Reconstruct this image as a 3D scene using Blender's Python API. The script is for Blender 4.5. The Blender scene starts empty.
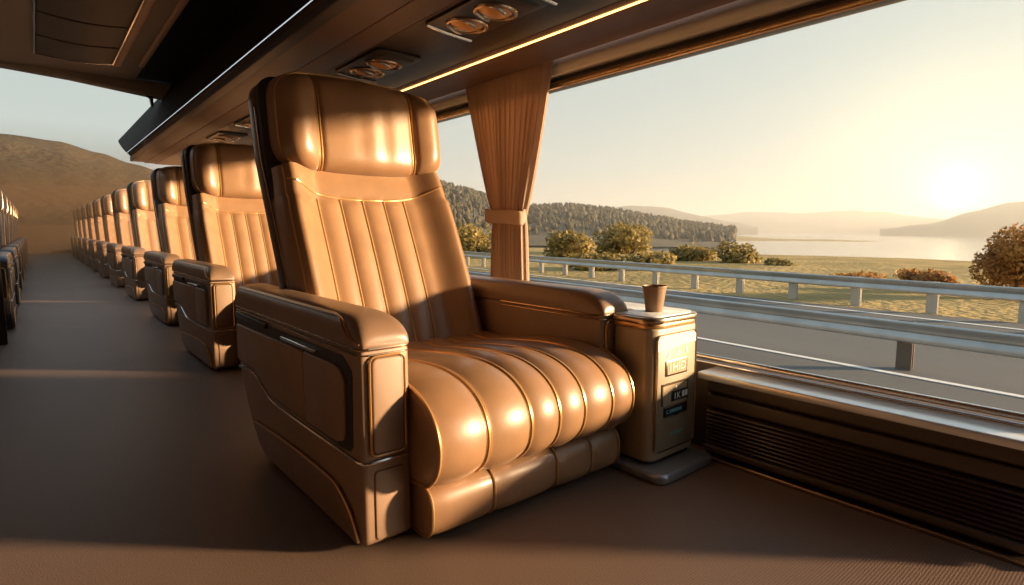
import bpy, bmesh, math, random
from mathutils import Vector, noise
random.seed(7)
PI = math.pi
scn = bpy.context.scene
COL = scn.collection

# ---------------------------------------------------------------- camera
F, CX, CY, H = 570.0, 512.0, 292.5, 0.9
PITCH = math.atan((CY - 229) / F)
YAW = math.atan((512 - 40) / (F * math.cos(PITCH)))
cam = bpy.data.cameras.new('camera')
cam.sensor_width = 36.0
cam.lens = F / 1024 * 36.0
cam.clip_start, cam.clip_end = 0.02, 6000
camo = bpy.data.objects.new('camera', cam)
COL.objects.link(camo)
camo.location = (0, 0, H)
camo.rotation_euler = (PI / 2 - PITCH, 0, -YAW)
scn.camera = camo


def ray(u, v):
    fw = (math.sin(YAW) * math.cos(PITCH), math.cos(YAW) * math.cos(PITCH), -math.sin(PITCH))
    rt = (math.cos(YAW), -math.sin(YAW), 0)
    up = (math.sin(YAW) * math.sin(PITCH), math.cos(YAW) * math.sin(PITCH), math.cos(PITCH))
    a, b = (u - CX) / F, -(v - CY) / F
    return Vector([fw[i] + a * rt[i] + b * up[i] for i in range(3)])


def at_dist(u, v, d):
    """point seen at (u, v), d metres away measured along the ground"""
    r = ray(u, v)
    k = d / math.hypot(r.x, r.y)
    return Vector((r.x * k, r.y * k, H + r.z * k))


# ---------------------------------------------------------------- materials
def new_mat(name):
    m = bpy.data.materials.new(name)
    m.use_nodes = True
    nt = m.node_tree
    return m, nt, nt.nodes['Principled BSDF']


def mat(name, col, rough=0.5, metal=0.0, var=0.0, vscale=6.0, bump=0.0, bscale=200.0, spec=0.5,
        coat=0.0, col2=None, stretch=None, emit=None, estr=0.0, bdist=0.002):
    m, nt, b = new_mat(name)
    b.inputs['Roughness'].default_value = rough
    b.inputs['Metallic'].default_value = metal
    b.inputs['Specular IOR Level'].default_value = spec
    b.inputs['Coat Weight'].default_value = coat
    b.inputs['Coat Roughness'].default_value = .22
    b.inputs['Base Color'].default_value = (*col, 1)
    tc = nt.nodes.new('ShaderNodeTexCoord')
    src = tc.outputs['Object']
    if stretch:
        mp = nt.nodes.new('ShaderNodeMapping')
        mp.inputs['Scale'].default_value = stretch
        nt.links.new(src, mp.inputs['Vector'])
        src = mp.outputs['Vector']
    if var or col2:
        n = nt.nodes.new('ShaderNodeTexNoise')
        n.inputs['Scale'].default_value = vscale
        n.inputs['Detail'].default_value = 5
        nt.links.new(src, n.inputs['Vector'])
        r = nt.nodes.new('ShaderNodeValToRGB')
        c2 = col2 or tuple(min(1, c * (1 + var)) for c in col)
        c1 = col if col2 else tuple(c * (1 - var) for c in col)
        r.color_ramp.elements[0].color = (*c1, 1)
        r.color_ramp.elements[1].color = (*c2, 1)
        r.color_ramp.elements[0].position = .35
        r.color_ramp.elements[1].position = .65
        nt.links.new(n.outputs['Fac'], r.inputs['Fac'])
        nt.links.new(r.outputs['Color'], b.inputs['Base Color'])
    if bump:
        n2 = nt.nodes.new('ShaderNodeTexNoise')
        n2.inputs['Scale'].default_value = bscale
        n2.inputs['Detail'].default_value = 3
        nt.links.new(src, n2.inputs['Vector'])
        bp = nt.nodes.new('ShaderNodeBump')
        bp.inputs['Strength'].default_value = bump
        bp.inputs['Distance'].default_value = bdist
        nt.links.new(n2.outputs['Fac'], bp.inputs['Height'])
        nt.links.new(bp.outputs['Normal'], b.inputs['Normal'])
    if emit:
        b.inputs['Emission Color'].default_value = (*emit, 1)
        b.inputs['Emission Strength'].default_value = estr
    return m


M = {}
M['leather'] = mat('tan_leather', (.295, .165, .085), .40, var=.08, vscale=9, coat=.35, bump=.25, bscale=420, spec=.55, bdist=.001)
M['leathershade'] = mat('shaded_leather', (.030, .024, .022), .33, bump=.25, bscale=420, spec=.5, bdist=.001)  # leather darkened so its colour carries the shade over the left row
M['arm'] = mat('brown_leather', (.26, .168, .108), .42, var=.06, vscale=8, bump=.3, bscale=500, spec=.5, bdist=.001)
M['pad'] = mat('dark_brown_leather', (.21, .13, .082), .36, var=.06, vscale=8, bump=.25, bscale=450, spec=.55, bdist=.001)
M['shell'] = mat('dark_shell', (.10, .062, .038), .35, var=.05, spec=.5)
M['recess'] = mat('recess_black', (.02, .015, .013), .45)
M['gold'] = mat('gold_piping', (.62, .36, .15), .3, metal=.75)
M['piping'] = mat('leather_piping', (.60, .36, .15), .28, metal=.55)
M['chrome'] = mat('chrome', (.75, .72, .68), .16, metal=1)
M['bronze'] = mat('bronze_trim', (.5, .37, .25), .25, metal=1)
M['alu'] = mat('aluminium', (.62, .62, .6), .45, metal=.25, var=.04, vscale=30, stretch=(1, .05, 1))
M['ledge'] = mat('polished_ledge', (.86, .89, .9), .22, metal=.45)
M['console'] = mat('console_shell', (.38, .30, .20), .38, metal=.0, var=.03, spec=.5)
M['console_face'] = mat('console_face', (.27, .22, .15), .42, metal=.0)
M['cream'] = mat('cream_panel', (.95, .85, .62), .4)
M['ctop'] = mat('console_top', (.82, .84, .86), .18)
M['steel'] = mat('brushed_steel', (.42, .45, .48), .28, metal=.6)
M['black'] = mat('black_plastic', (.018, .017, .018), .35)
M['bindoor'] = mat('bin_door_matte', (.02, .014, .012), .75, var=.05, spec=.15)
M['hatch'] = mat('hatch_panel', (.13, .115, .10), .5, var=.05)
M['dark'] = mat('dark_brown_panel', (.022, .016, .014), .4, var=.06)
M['darker'] = mat('blue_black_panel', (.022, .022, .027), .5, var=.1, vscale=3)
M['under'] = mat('bin_underside', (.11, .068, .05), .5, var=.06, vscale=3)
M['header'] = mat('window_header', (.14, .075, .048), .45, var=.06, vscale=3)
M['ceil'] = mat('ceiling_panel', (.42, .36, .30), .5, var=.05, vscale=2)
M['beam'] = mat('ceiling_beam', (.80, .56, .38), .45, var=.04)
M['wall'] = mat('lower_wall', (.09, .064, .048), .45, var=.06, vscale=3)
M['rib'] = mat('heater_rib', (.08, .055, .04), .35, metal=.3)
M['paper'] = mat('paper_cup', (.27, .165, .09), .55)
M['white'] = mat('white_marks', (.85, .85, .82), .5)
M['teal'] = mat('teal_lettering', (.2, .55, .62), .4)
M['amber'] = mat('amber_lens', (.75, .36, .1), .12, spec=.7)
M['glasslens'] = mat('clear_lens', (.5, .52, .5), .08, metal=.6)
M['digit'] = mat('display_digits', (.9, .85, .7), .4)
M['led'] = mat('warm_led', (1, .7, .4), .4, emit=(1, .47, .12), estr=6)
M['coolglow'] = mat('cool_glow', (.8, .9, 1), .4, emit=(.75, .88, 1), estr=.75)
M['asphalt'] = mat('asphalt', (.115, .115, .112), .75, var=.1, vscale=.7, bump=.3, bscale=40, stretch=(1, .12, 1))
M['paint'] = mat('road_paint', (.8, .8, .77), .6)
M['rail'] = mat('galvanised_steel', (.5, .51, .5), .35, metal=.8, var=.1, vscale=2)
M['post'] = mat('steel_post', (.16, .13, .11), .6, metal=.3)
M['postfar'] = mat('weathered_post', (.5, .47, .42), .6, metal=.2)
M['grass'] = mat('dry_grass', (.44, .31, .11), .9, col2=(.25, .19, .06), vscale=.35, bump=.6, bscale=3, bdist=.3)
M['hill'] = mat('hill_scrub', (.075, .055, .03), .95, col2=(.035, .03, .018), vscale=.12, bump=.8, bscale=1.2, bdist=.6)
M['farhill'] = mat('wooded_ridge', (.10, .085, .05), .95, var=.2, vscale=.05)
M['wood'] = mat('bark', (.1, .065, .04), .9)
M['sand'] = mat('shore_sand', (.5, .4, .24), .9, var=.1, vscale=.05)


def leaf_mat(name, c1, c2):
    m, nt, b = new_mat(name)
    b.inputs['Roughness'].default_value = .6
    tc = nt.nodes.new('ShaderNodeTexCoord')
    n = nt.nodes.new('ShaderNodeTexNoise')
    n.inputs['Scale'].default_value = .9
    n.inputs['Detail'].default_value = 4
    nt.links.new(tc.outputs['Object'], n.inputs['Vector'])
    r = nt.nodes.new('ShaderNodeValToRGB')
    r.color_ramp.elements[0].color = (*c1, 1)
    r.color_ramp.elements[1].color = (*c2, 1)
    r.color_ramp.elements[0].position = .38
    r.color_ramp.elements[1].position = .62
    nt.links.new(n.outputs['Fac'], r.inputs['Fac'])
    nt.links.new(r.outputs['Color'], b.inputs['Base Color'])
    tr = nt.nodes.new('ShaderNodeBsdfTranslucent')
    nt.links.new(r.outputs['Color'], tr.inputs['Color'])
    mx = nt.nodes.new('ShaderNodeMixShader')
    mx.inputs['Fac'].default_value = .4
    nt.links.new(b.outputs['BSDF'], mx.inputs[1])
    nt.links.new(tr.outputs['BSDF'], mx.inputs[2])
    nt.links.new(mx.outputs['Shader'], nt.nodes['Material Output'].inputs['Surface'])
    return m


M['leaf'] = leaf_mat('bush_leaves', (.20, .16, .05), (.40, .29, .08))
M['leafgold'] = leaf_mat('autumn_leaves', (.36, .18, .05), (.52, .28, .07))
M['conifer'] = leaf_mat('conifer_needles', (.07, .055, .022), (.13, .10, .04))


def curtain_mat():
    m, nt, b = new_mat('curtain_cloth')
    b.inputs['Base Color'].default_value = (.68, .52, .40, 1)
    b.inputs['Roughness'].default_value = .8
    b.inputs['Sheen Weight'].default_value = .3
    tr = nt.nodes.new('ShaderNodeBsdfTranslucent')
    tr.inputs['Color'].default_value = (.68, .50, .35, 1)
    mx = nt.nodes.new('ShaderNodeMixShader')
    mx.inputs['Fac'].default_value = .45
    nt.links.new(b.outputs['BSDF'], mx.inputs[1])
    nt.links.new(tr.outputs['BSDF'], mx.inputs[2])
    nt.links.new(mx.outputs['Shader'], nt.nodes['Material Output'].inputs['Surface'])
    return m


M['curtain'] = curtain_mat()


def glass_mat():
    m, nt, b = new_mat('window_glass')
    nt.nodes.remove(b)
    t = nt.nodes.new('ShaderNodeBsdfTransparent')
    t.inputs['Color'].default_value = (.97, .98, .97, 1)
    g = nt.nodes.new('ShaderNodeBsdfGlossy')
    g.inputs['Roughness'].default_value = .02
    f = nt.nodes.new('ShaderNodeFresnel')
    f.inputs['IOR'].default_value = 1.06
    mx = nt.nodes.new('ShaderNodeMixShader')
    nt.links.new(f.outputs['Fac'], mx.inputs['Fac'])
    nt.links.new(t.outputs['BSDF'], mx.inputs[1])
    nt.links.new(g.outputs['BSDF'], mx.inputs[2])
    nt.links.new(mx.outputs['Shader'], nt.nodes['Material Output'].inputs['Surface'])
    return m


M['glass'] = glass_mat()


def carpet_mat():
    m, nt, b = new_mat('floor_carpet')
    tc = nt.nodes.new('ShaderNodeTexCoord')
    n = nt.nodes.new('ShaderNodeTexNoise')
    n.inputs['Scale'].default_value = 260
    n.inputs['Detail'].default_value = 2
    nt.links.new(tc.outputs['Object'], n.inputs['Vector'])
    w = nt.nodes.new('ShaderNodeTexWave')
    w.bands_direction = 'Y'
    w.inputs['Scale'].default_value = 42
    w.inputs['Distortion'].default_value = 1.2
    w.inputs['Detail'].default_value = 2
    w.inputs['Detail Scale'].default_value = 6
    nt.links.new(tc.outputs['Object'], w.inputs['Vector'])
    add = nt.nodes.new('ShaderNodeMath')
    add.operation = 'MULTIPLY_ADD'
    nt.links.new(w.outputs['Fac'], add.inputs[0])
    add.inputs[1].default_value = .35
    nt.links.new(n.outputs['Fac'], add.inputs[2])
    r = nt.nodes.new('ShaderNodeValToRGB')
    r.color_ramp.elements[0].color = (.14, .095, .070, 1)
    r.color_ramp.elements[1].color = (.22, .15, .112, 1)
    r.color_ramp.elements[0].position = .4
    r.color_ramp.elements[1].position = .9
    nt.links.new(add.outputs[0], r.inputs['Fac'])
    nt.links.new(r.outputs['Color'], b.inputs['Base Color'])
    b.inputs['Roughness'].default_value = .45
    b.inputs['Specular IOR Level'].default_value = .25
    bp = nt.nodes.new('ShaderNodeBump')
    bp.inputs['Strength'].default_value = .35
    bp.inputs['Distance'].default_value = .002
    nt.links.new(add.outputs[0], bp.inputs['Height'])
    nt.links.new(bp.outputs['Normal'], b.inputs['Normal'])
    return m


M['carpet'] = carpet_mat()


def water_mat():
    m, nt, b = new_mat('lake_water')
    b.inputs['Base Color'].default_value = (.12, .13, .12, 1)
    b.inputs['Roughness'].default_value = .14
    b.inputs['IOR'].default_value = 1.33
    tc = nt.nodes.new('ShaderNodeTexCoord')
    n = nt.nodes.new('ShaderNodeTexNoise')
    n.inputs['Scale'].default_value = .4
    nt.links.new(tc.outputs['Object'], n.inputs['Vector'])
    bp = nt.nodes.new('ShaderNodeBump')
    bp.inputs['Strength'].default_value = .05
    nt.links.new(n.outputs['Fac'], bp.inputs['Height'])
    nt.links.new(bp.outputs['Normal'], b.inputs['Normal'])
    return m


M['water'] = water_mat()


# ---------------------------------------------------------------- mesh building
class MB:
    def __init__(s):
        s.v, s.f = [], []

    def add(s, vf):
        n = len(s.v)
        s.v += [tuple(p) for p in vf[0]]
        s.f += [tuple(i + n for i in f) for f in vf[1]]
        return s

    def build(s, name, m, parent=None, origin=(0, 0, 0), smooth=True, angle=40, recalc=True):
        me = bpy.data.meshes.new(name)
        o = Vector(origin)
        me.from_pydata([Vector(p) - o for p in s.v], [], s.f)
        if recalc:
            bm = bmesh.new()
            bm.from_mesh(me)
            bmesh.ops.recalc_face_normals(bm, faces=bm.faces)
            bm.to_mesh(me)
            bm.free()
        me.materials.append(m)
        if smooth:
            me.shade_smooth()
            me.set_sharp_from_angle(angle=math.radians(angle))
        ob = bpy.data.objects.new(name, me)
        COL.objects.link(ob)
        if parent:
            ob.parent = parent
        else:
            ob.location = o
        return ob


def mb(*parts):
    b = MB()
    for p in parts:
        b.add(p)
    return b


def from_bm(bm):
    bm.verts.ensure_lookup_table()
    v = [x.co.copy() for x in bm.verts]
    f = [[x.index for x in fc.verts] for fc in bm.faces]
    bm.free()
    return v, f


def rbox(x0, x1, y0, y1, z0, z1, r=0.0, seg=3):
    bm = bmesh.new()
    bmesh.ops.create_cube(bm, size=1)
    for v in bm.verts:
        v.co = Vector(((x0 + x1) / 2 + v.co.x * (x1 - x0), (y0 + y1) / 2 + v.co.y * (y1 - y0), (z0 + z1) / 2 + v.co.z * (z1 - z0)))
    if r:
        bmesh.ops.bevel(bm, geom=list(bm.edges), offset=r, segments=seg, profile=.5, affect='EDGES')
    bm.verts.index_update()
    return from_bm(bm)


def prism(pts, ax, a0, a1, r=0.0, seg=3, ang=25):
    """polygon pts extruded along axis ax; pts are the other two coordinates in xyz order"""
    def mk(p, a):
        return (a, p[0], p[1]) if ax == 'x' else ((p[0], a, p[1]) if ax == 'y' else (p[0], p[1], a))
    bm = bmesh.new()
    A = [bm.verts.new(mk(p, a0)) for p in pts]
    B = [bm.verts.new(mk(p, a1)) for p in pts]
    bm.faces.new(A)
    bm.faces.new(B[::-1])
    n = len(pts)
    for i in range(n):
        bm.faces.new((A[i], B[i], B[(i + 1) % n], A[(i + 1) % n]))
    bmesh.ops.recalc_face_normals(bm, faces=bm.faces)
    if r:
        es = [e for e in bm.edges if len(e.link_faces) == 2 and e.calc_face_angle(0) > math.radians(ang)]
        bmesh.ops.bevel(bm, geom=es, offset=r, segments=seg, profile=.5, affect='EDGES', clamp_overlap=True)
    bm.verts.index_update()
    return from_bm(bm)


def surf(fn, nu, nv, cu=False, cv=False):
    v = [fn(i / (nu if cu else nu - 1), j / (nv if cv else nv - 1)) for i in range(nu) for j in range(nv)]
    f = []
    for i in range(nu if cu else nu - 1):
        for j in range(nv if cv else nv - 1):
            f.append((i * nv + j, ((i + 1) % nu) * nv + j, ((i + 1) % nu) * nv + (j + 1) % nv, i * nv + (j + 1) % nv))
    return v, f


def tube(path, r, closed=False, n=8):
    P = [Vector(p) for p in path]
    N = len(P)
    v, f = [], []
    prev = None
    for i, p in enumerate(P):
        t = (P[(i + 1) % N] - P[i - 1]) if closed else (P[min(i + 1, N - 1)] - P[max(i - 1, 0)])
        t.normalize()
        if prev is None:
            a = Vector((0, 0, 1)) if abs(t.z) < .9 else Vector((1, 0, 0))
            prev = t.cross(a).normalized()
        a = (prev - t * prev.dot(t)).normalized()
        prev = a
        b = t.cross(a)
        for k in range(n):
            th = 2 * PI * k / n
            v.append(p + (a * math.cos(th) + b * math.sin(th)) * r)
    for i in range(N if closed else N - 1):
        for k in range(n):
            i2 = (i + 1) % N
            f.append((i * n + k, i * n + (k + 1) % n, i2 * n + (k + 1) % n, i2 * n + k))
    if not closed:
        f.append(tuple(range(n))[::-1])
        f.append(tuple((N - 1) * n + k for k in range(n)))
    return v, f


def cr(pts, per=6, closed=False):
    """catmull-rom through pts"""
    P = [Vector(p) for p in pts]
    n = len(P)
    out = []
    for i in range(n if closed else n - 1):
        g = (lambda k: P[k % n]) if closed else (lambda k: P[min(max(k, 0), n - 1)])
        p0, p1, p2, p3 = g(i - 1), g(i), g(i + 1), g(i + 2)
        for j in range(per):
            t = j / per
            out.append(.5 * ((2 * p1) + (p2 - p0) * t + (2 * p0 - 5 * p1 + 4 * p2 - p3) * t * t + (3 * p1 - p0 - 3 * p2 + p3) * t ** 3))
    if not closed:
        out.append(P[-1])
    return out


def rrect(x0, x1, z0, z1, r, n=5):
    out = []
    for cx, cz, a in ((x1 - r, z1 - r, 0), (x0 + r, z1 - r, 90), (x0 + r, z0 + r, 180), (x1 - r, z0 + r, 270)):
        for k in range(n + 1):
            t = math.radians(a + 90 * k / n)
            out.append((cx + r * math.cos(t), cz + r * math.sin(t)))
    return out


def lathe(prof, c, n=28):
    v, f = [], []
    for (r, z) in prof:
        for k in range(n):
            t = 2 * PI * k / n
            v.append((c[0] + r * math.cos(t), c[1] + r * math.sin(t), c[2] + z))
    for i in range(len(prof) - 1):
        for k in range(n):
            f.append((i * n + k, i * n + (k + 1) % n, (i + 1) * n + (k + 1) % n, (i + 1) * n + k))
    f.append(tuple(range(n)))
    f.append(tuple((len(prof) - 1) * n + k for k in range(n)))
    return v, f


def spw(c, p):
    return math.copysign(abs(c) ** p, c)


def sstep(a, b, x):
    t = min(1, max(0, (x - a) / (b - a)))
    return t * t * (3 - 2 * t)


def mirror(vf, c):
    return [(2 * c - p[0], p[1], p[2]) for p in vf[0]], [tuple(f)[::-1] for f in vf[1]]


def tag(o, label, cat, group=None, kind=None):
    if label:
        o['label'] = label
    if cat:
        o['category'] = cat
    if group:
        o['group'] = group
    if kind:
        o['kind'] = kind
    return o


def empty(name, loc, label, cat, group=None):
    o = bpy.data.objects.new(name, None)
    o.empty_display_size = .1
    COL.objects.link(o)
    o.location = loc
    return tag(o, label, cat, group)


def struct(name, b, m, **k):
    o = b.build(name, m, **k)
    o['kind'] = 'structure'
    return o


def text_mesh(s, size, depth=.0006, shear=0.0):
    cu = bpy.data.curves.new('lettering', 'FONT')
    cu.body = s
    cu.size = size
    cu.extrude = depth
    cu.shear = shear
    cu.align_x, cu.align_y = 'CENTER', 'CENTER'
    ob = bpy.data.objects.new('lettering', cu)
    COL.objects.link(ob)
    bpy.context.view_layer.update()
    me = ob.evaluated_get(bpy.context.evaluated_depsgraph_get()).to_mesh()
    v = [x.co.copy() for x in me.vertices]
    f = [tuple(p.vertices) for p in me.polygons]
    bpy.data.objects.remove(ob)
    bpy.data.curves.remove(cu)
    return v, f


# ---------------------------------------------------------------- the recliner seat
SO = Vector((1.195, 2.0, 0.0))       # base of the first seat
SC = 1.195                            # its centre line


def arm_shapes():
    """left arm in place; every entry: list of (name, material, shape, parent index)"""
    X0, X1 = .64, .79
    body = [(2.60, .58), (1.40, .58), (1.40, .03), (1.425, .012), (1.9, .012), (2.28, .014), (2.37, .035), (2.445, .085), (2.51, .16), (2.565, .25), (2.60, .33)]
    out = []
    out.append(('armrest', 'arm', [prism(body, 'x', X0, X1, .026, 4, 28)]))
    # padded top
    L0, L1, zb = 1.392, 2.61, .583

    def padp(s, th):
        y = L1 + (L0 - L1) * s
        d = min(1, (y - L0) / .17)
        e = math.sqrt(max(0, 1 - (1 - d) ** 2.6))
        hgt = .012 + .072 * e
        wid = .081 * (0.80 + .20 * math.sqrt(max(0, 1 - (1 - min(1, (y - L0) / .06)) ** 2)))
        dr = min(1, (L1 - y) / .03)
        hgt *= .6 + .4 * math.sqrt(max(0, 1 - (1 - dr) ** 2))
        return Vector((.715 + wid * spw(math.cos(th), .55), y, zb + hgt * spw(math.sin(th), .62)))

    ss = [0, .005, .012, .025, .1, .3, .5, .7, .8] + [.84 + .16 * (1 - (1 - k / 12) ** 1.8) for k in range(13)]

    def pf(a, b):
        s = ss[int(round(a * (len(ss) - 1)))]
        return padp(s, PI * b)
    v, f = surf(pf, len(ss), 25)
    n = len(ss)
    f.append(tuple(range(25)))
    f.append(tuple((n - 1) * 25 + k for k in range(25)))
    for i in range(n - 1):
        f.append((i * 25, (i + 1) * 25, (i + 1) * 25 + 24, i * 25 + 24))
    out.append(('arm_pad', 'pad', [(v, f)]))
    pipes = []
    for o, rr in ((0, .0032), (.10, .0026)):
        path = []
        for k in range(40):
            t = k / 39
            s = .992 - t * .985 if o == 0 else .965 - t * .955
            th = PI - (.08 + (.86 - .08 + o * .9) * sstep(0, .13, t))
            path.append(padp(min(s, .995), th) + Vector((-.0012, 0, .0012)))
        pipes.append(tube(path, rr, n=6))
    out.append(('pad_piping', 'gold', pipes, 'arm_pad'))

    def wrap(pts, zf, r, zr=None):
        p = [(X0 - .002, y, z) for (y, z) in pts]
        for k in range(6):
            t = PI / 2 * k / 5
            p.append((X0 + .026 - .028 * math.cos(t), 1.426 - .028 * math.sin(t), zf))
        p += [(X1 - .03, 1.398, zf)]
        for k in range(1, 6):
            t = PI / 2 * k / 5
            p.append((X1 - .026 + .028 * math.sin(t), 1.426 - .028 * math.cos(t), zf))
        p.append((X1 + .002, 2.0, zf))
        return tube(p, r, n=8)
    out.append(('trim_band', 'bronze', [wrap([(2.60, .578), (2.0, .578)], .578, .0055), wrap([(2.60, .562), (2.0, .562)], .562, .003)]))
    stp = [(p.x, p.y) for p in cr([(2.598, .315), (2.50, .326), (2.37, .322), (2.27, .292), (2.164, .262), (2.0, .258), (1.825, .258), (1.6, .26), (1.44, .262)], 5)]
    out.append(('chrome_line', 'chrome', [wrap(stp, .262, .0055)]))
    # side panels
    rec = [(2.592, .545), (1.51, .548), (1.455, .515), (1.45, .50), (1.458, .295), (1.475, .278), (1.54, .272), (2.14, .276), (2.26, .305), (2.36, .336), (2.592, .338)]
    out.append(('panel_recess', 'recess', [prism(rec, 'x', X0 - .0022, X0 + .004)]))
    rp = [(2.588, .502), (1.806, .513), (1.806, .282), (2.13, .284), (2.25, .312), (2.36, .346), (2.588, .348)]
    fp = [(1.800, .513), (1.56, .516), (1.515, .506), (1.492, .48), (1.497, .33), (1.512, .30), (1.56, .285), (1.800, .282)]
    out.append(('side_panel', 'arm', [prism(rp, 'x', X0 - .011, X0 + .004, .007, 3, 20)]))
    out.append(('side_panel', 'arm', [prism(fp, 'x', X0 - .011, X0 + .004, .007, 3, 20)]))
    out.append(('control_slot', 'black', [prism([(2.585, .53), (2.185, .532), (2.175, .553), (2.585, .555)], 'x', X0 - .012, X0 + .002, .003)]))
    out.append(('recline_handle', 'chrome', [prism([(2.01, .519), (1.70, .522), (1.69, .534), (2.005, .533)], 'x', X0 - .014, X0 + .002, .004), ]))
    kp = [(2.40, .118), (2.0, .150), (1.62, .152), (1.55, .142), (1.47, .095), (1.43, .03), (1.44, .02), (2.25, .02), (2.35, .05)]
    out.append(('kick_panel', 'pad', [prism(kp, 'x', X0 - .008, X0 + .004, .005, 3, 20)]))
    tp = cr([(X0 - .008, 2.41, .122), (X0 - .009, 2.2, .140), (X0 - .009, 1.9, .154), (X0 - .009, 1.65, .156), (X0 - .009, 1.56, .147), (X0 - .009, 1.47, .098), (X0 - .008, 1.425, .03)], 5)
    out.append(('kick_trim', 'gold', [tube(tp, .004, n=6)], 'kick_panel'))
    # front pad
    fr = rrect(.668, .764, .285, .553, .018)
    out.append(('front_pad', 'arm', [prism(fr, 'y', 1.388, 1.404, .006, 3, 20)]))
    out.append(('front_pad_piping', 'gold', [tube([(x, 1.393, z) for x, z in rrect(.663, .769, .279, .558, .02)], .0035, True, 6)], 'front_pad'))
    fl = rrect(.672, .764, .035, .235, .012)
    out.append(('front_kick_pad', 'arm', [prism(fl, 'y', 1.395, 1.404, .004, 3, 20)]))
    return out


def channel_pad(prof, seams, amp, per=9, edge=.022, pw=2.6, inset=.004):
    """padded cushion made of channels side by side; prof is a closed (y, z) loop"""
    P = [Vector(p) for p in prof]
    n = len(P)
    nor = []
    area = sum(P[i].x * P[(i + 1) % n].y - P[(i + 1) % n].x * P[i].y for i in range(n))
    sg = 1 if area > 0 else -1
    for i in range(n):
        t = (P[(i + 1) % n] - P[i - 1]).normalized()
        nor.append(Vector((t.y, -t.x)) * sg)
    rows = []
    x0, x1 = seams[0], seams[-1]
    for k in range(5):
        a = k / 5 * PI / 2
        rows.append((x0 + edge * .5 * (1 - math.sin(a)) * 0 + .0 + edge * .35 * (1 - math.sin(a)) * 0 - edge * .0 + 0 + (0 if k else 0) + edge * .25 * math.sin(a) - edge * .25, -edge * (1 - math.sin(a)) - inset))
    for i in range(len(seams) - 1):
        for j in range(per):
            t = j / per
            rows.append((seams[i] + (seams[i + 1] - seams[i]) * t, -inset + amp * (1 - abs(2 * t - 1) ** pw)))
    rows.append((x1, -inset))
    for k in range(4, -1, -1):
        a = k / 5 * PI / 2
        rows.append((x1 + edge * .25 * (1 - math.sin(a)), -edge * (1 - math.sin(a)) - inset))
    v, f = [], []
    for (x, o) in rows:
        for p, q in zip(P, nor):
            w = p + q * o
            v.append((x, w.x, w.y))
    for i in range(len(rows) - 1):
        for j in range(n):
            f.append((i * n + j, i * n + (j + 1) % n, (i + 1) * n + (j + 1) % n, (i + 1) * n + j))
    cen = sum(P, Vector((0, 0))) / n
    for i, x in ((0, x0 - edge * .3), (len(rows) - 1, x1 + edge * .3)):
        c = len(v)
        v.append((x, cen.x, cen.y))
        for j in range(n):
            f.append((i * n + j, i * n + (j + 1) % n, c))
    seamsP = []
    for k, x in enumerate(seams):
        seamsP.append([(x, (p + q * (-inset + .003)).x, (p + q * (-inset + .003)).y) for p, q in zip(P, nor)])
    return (v, f), seamsP


def backY(z):
    return 2.15 + (z - .4) * .45 if z > .4 else 2.15


BS = [1.142 + (k - 2) * .104 for k in range(5)]      # channel seams
BC = 1.18


def back_point(a, s):
    """a across -1..1, s up 0..1 -> front surface of the backrest"""
    z = .36 + .795 * s
    w = .402 - .012 * sstep(.7, 1, s) - .004 * (1 - s)
    x = BC + a * w
    y = backY(z)
    off = .082 * sstep(.56, .92, abs(a))                    # side bolsters
    off -= .075 * max(0, (abs(a) - .86) / .14) ** 2.2       # rounded sides
    off += .012 * math.sin(PI * min(1, s * 1.1))
    k0 = 1 - sstep(.82, .845, s)
    xs = [BC - .41] + BS + [BC + .41]
    bul = 0
    for i in range(1, len(xs) - 2):
        if xs[i] <= x < xs[i + 1]:
            t = (x - xs[i]) / (xs[i + 1] - xs[i])
            bul = .017 * (1 - abs(2 * t - 1) ** 2.4)
    for i, xx in enumerate((xs[1], xs[5])):
        d = (xx - x) if i == 0 else (x - xx)
        if d >= 0:
            bul = .017 * (1 - math.exp(-d / .03))
    off += bul * k0
    if s > .83:                                              # neck roll
        off += .008 * math.sin(PI * (s - .83) / .17)
    return Vector((x, y - off * .92, z + off * .25))


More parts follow.
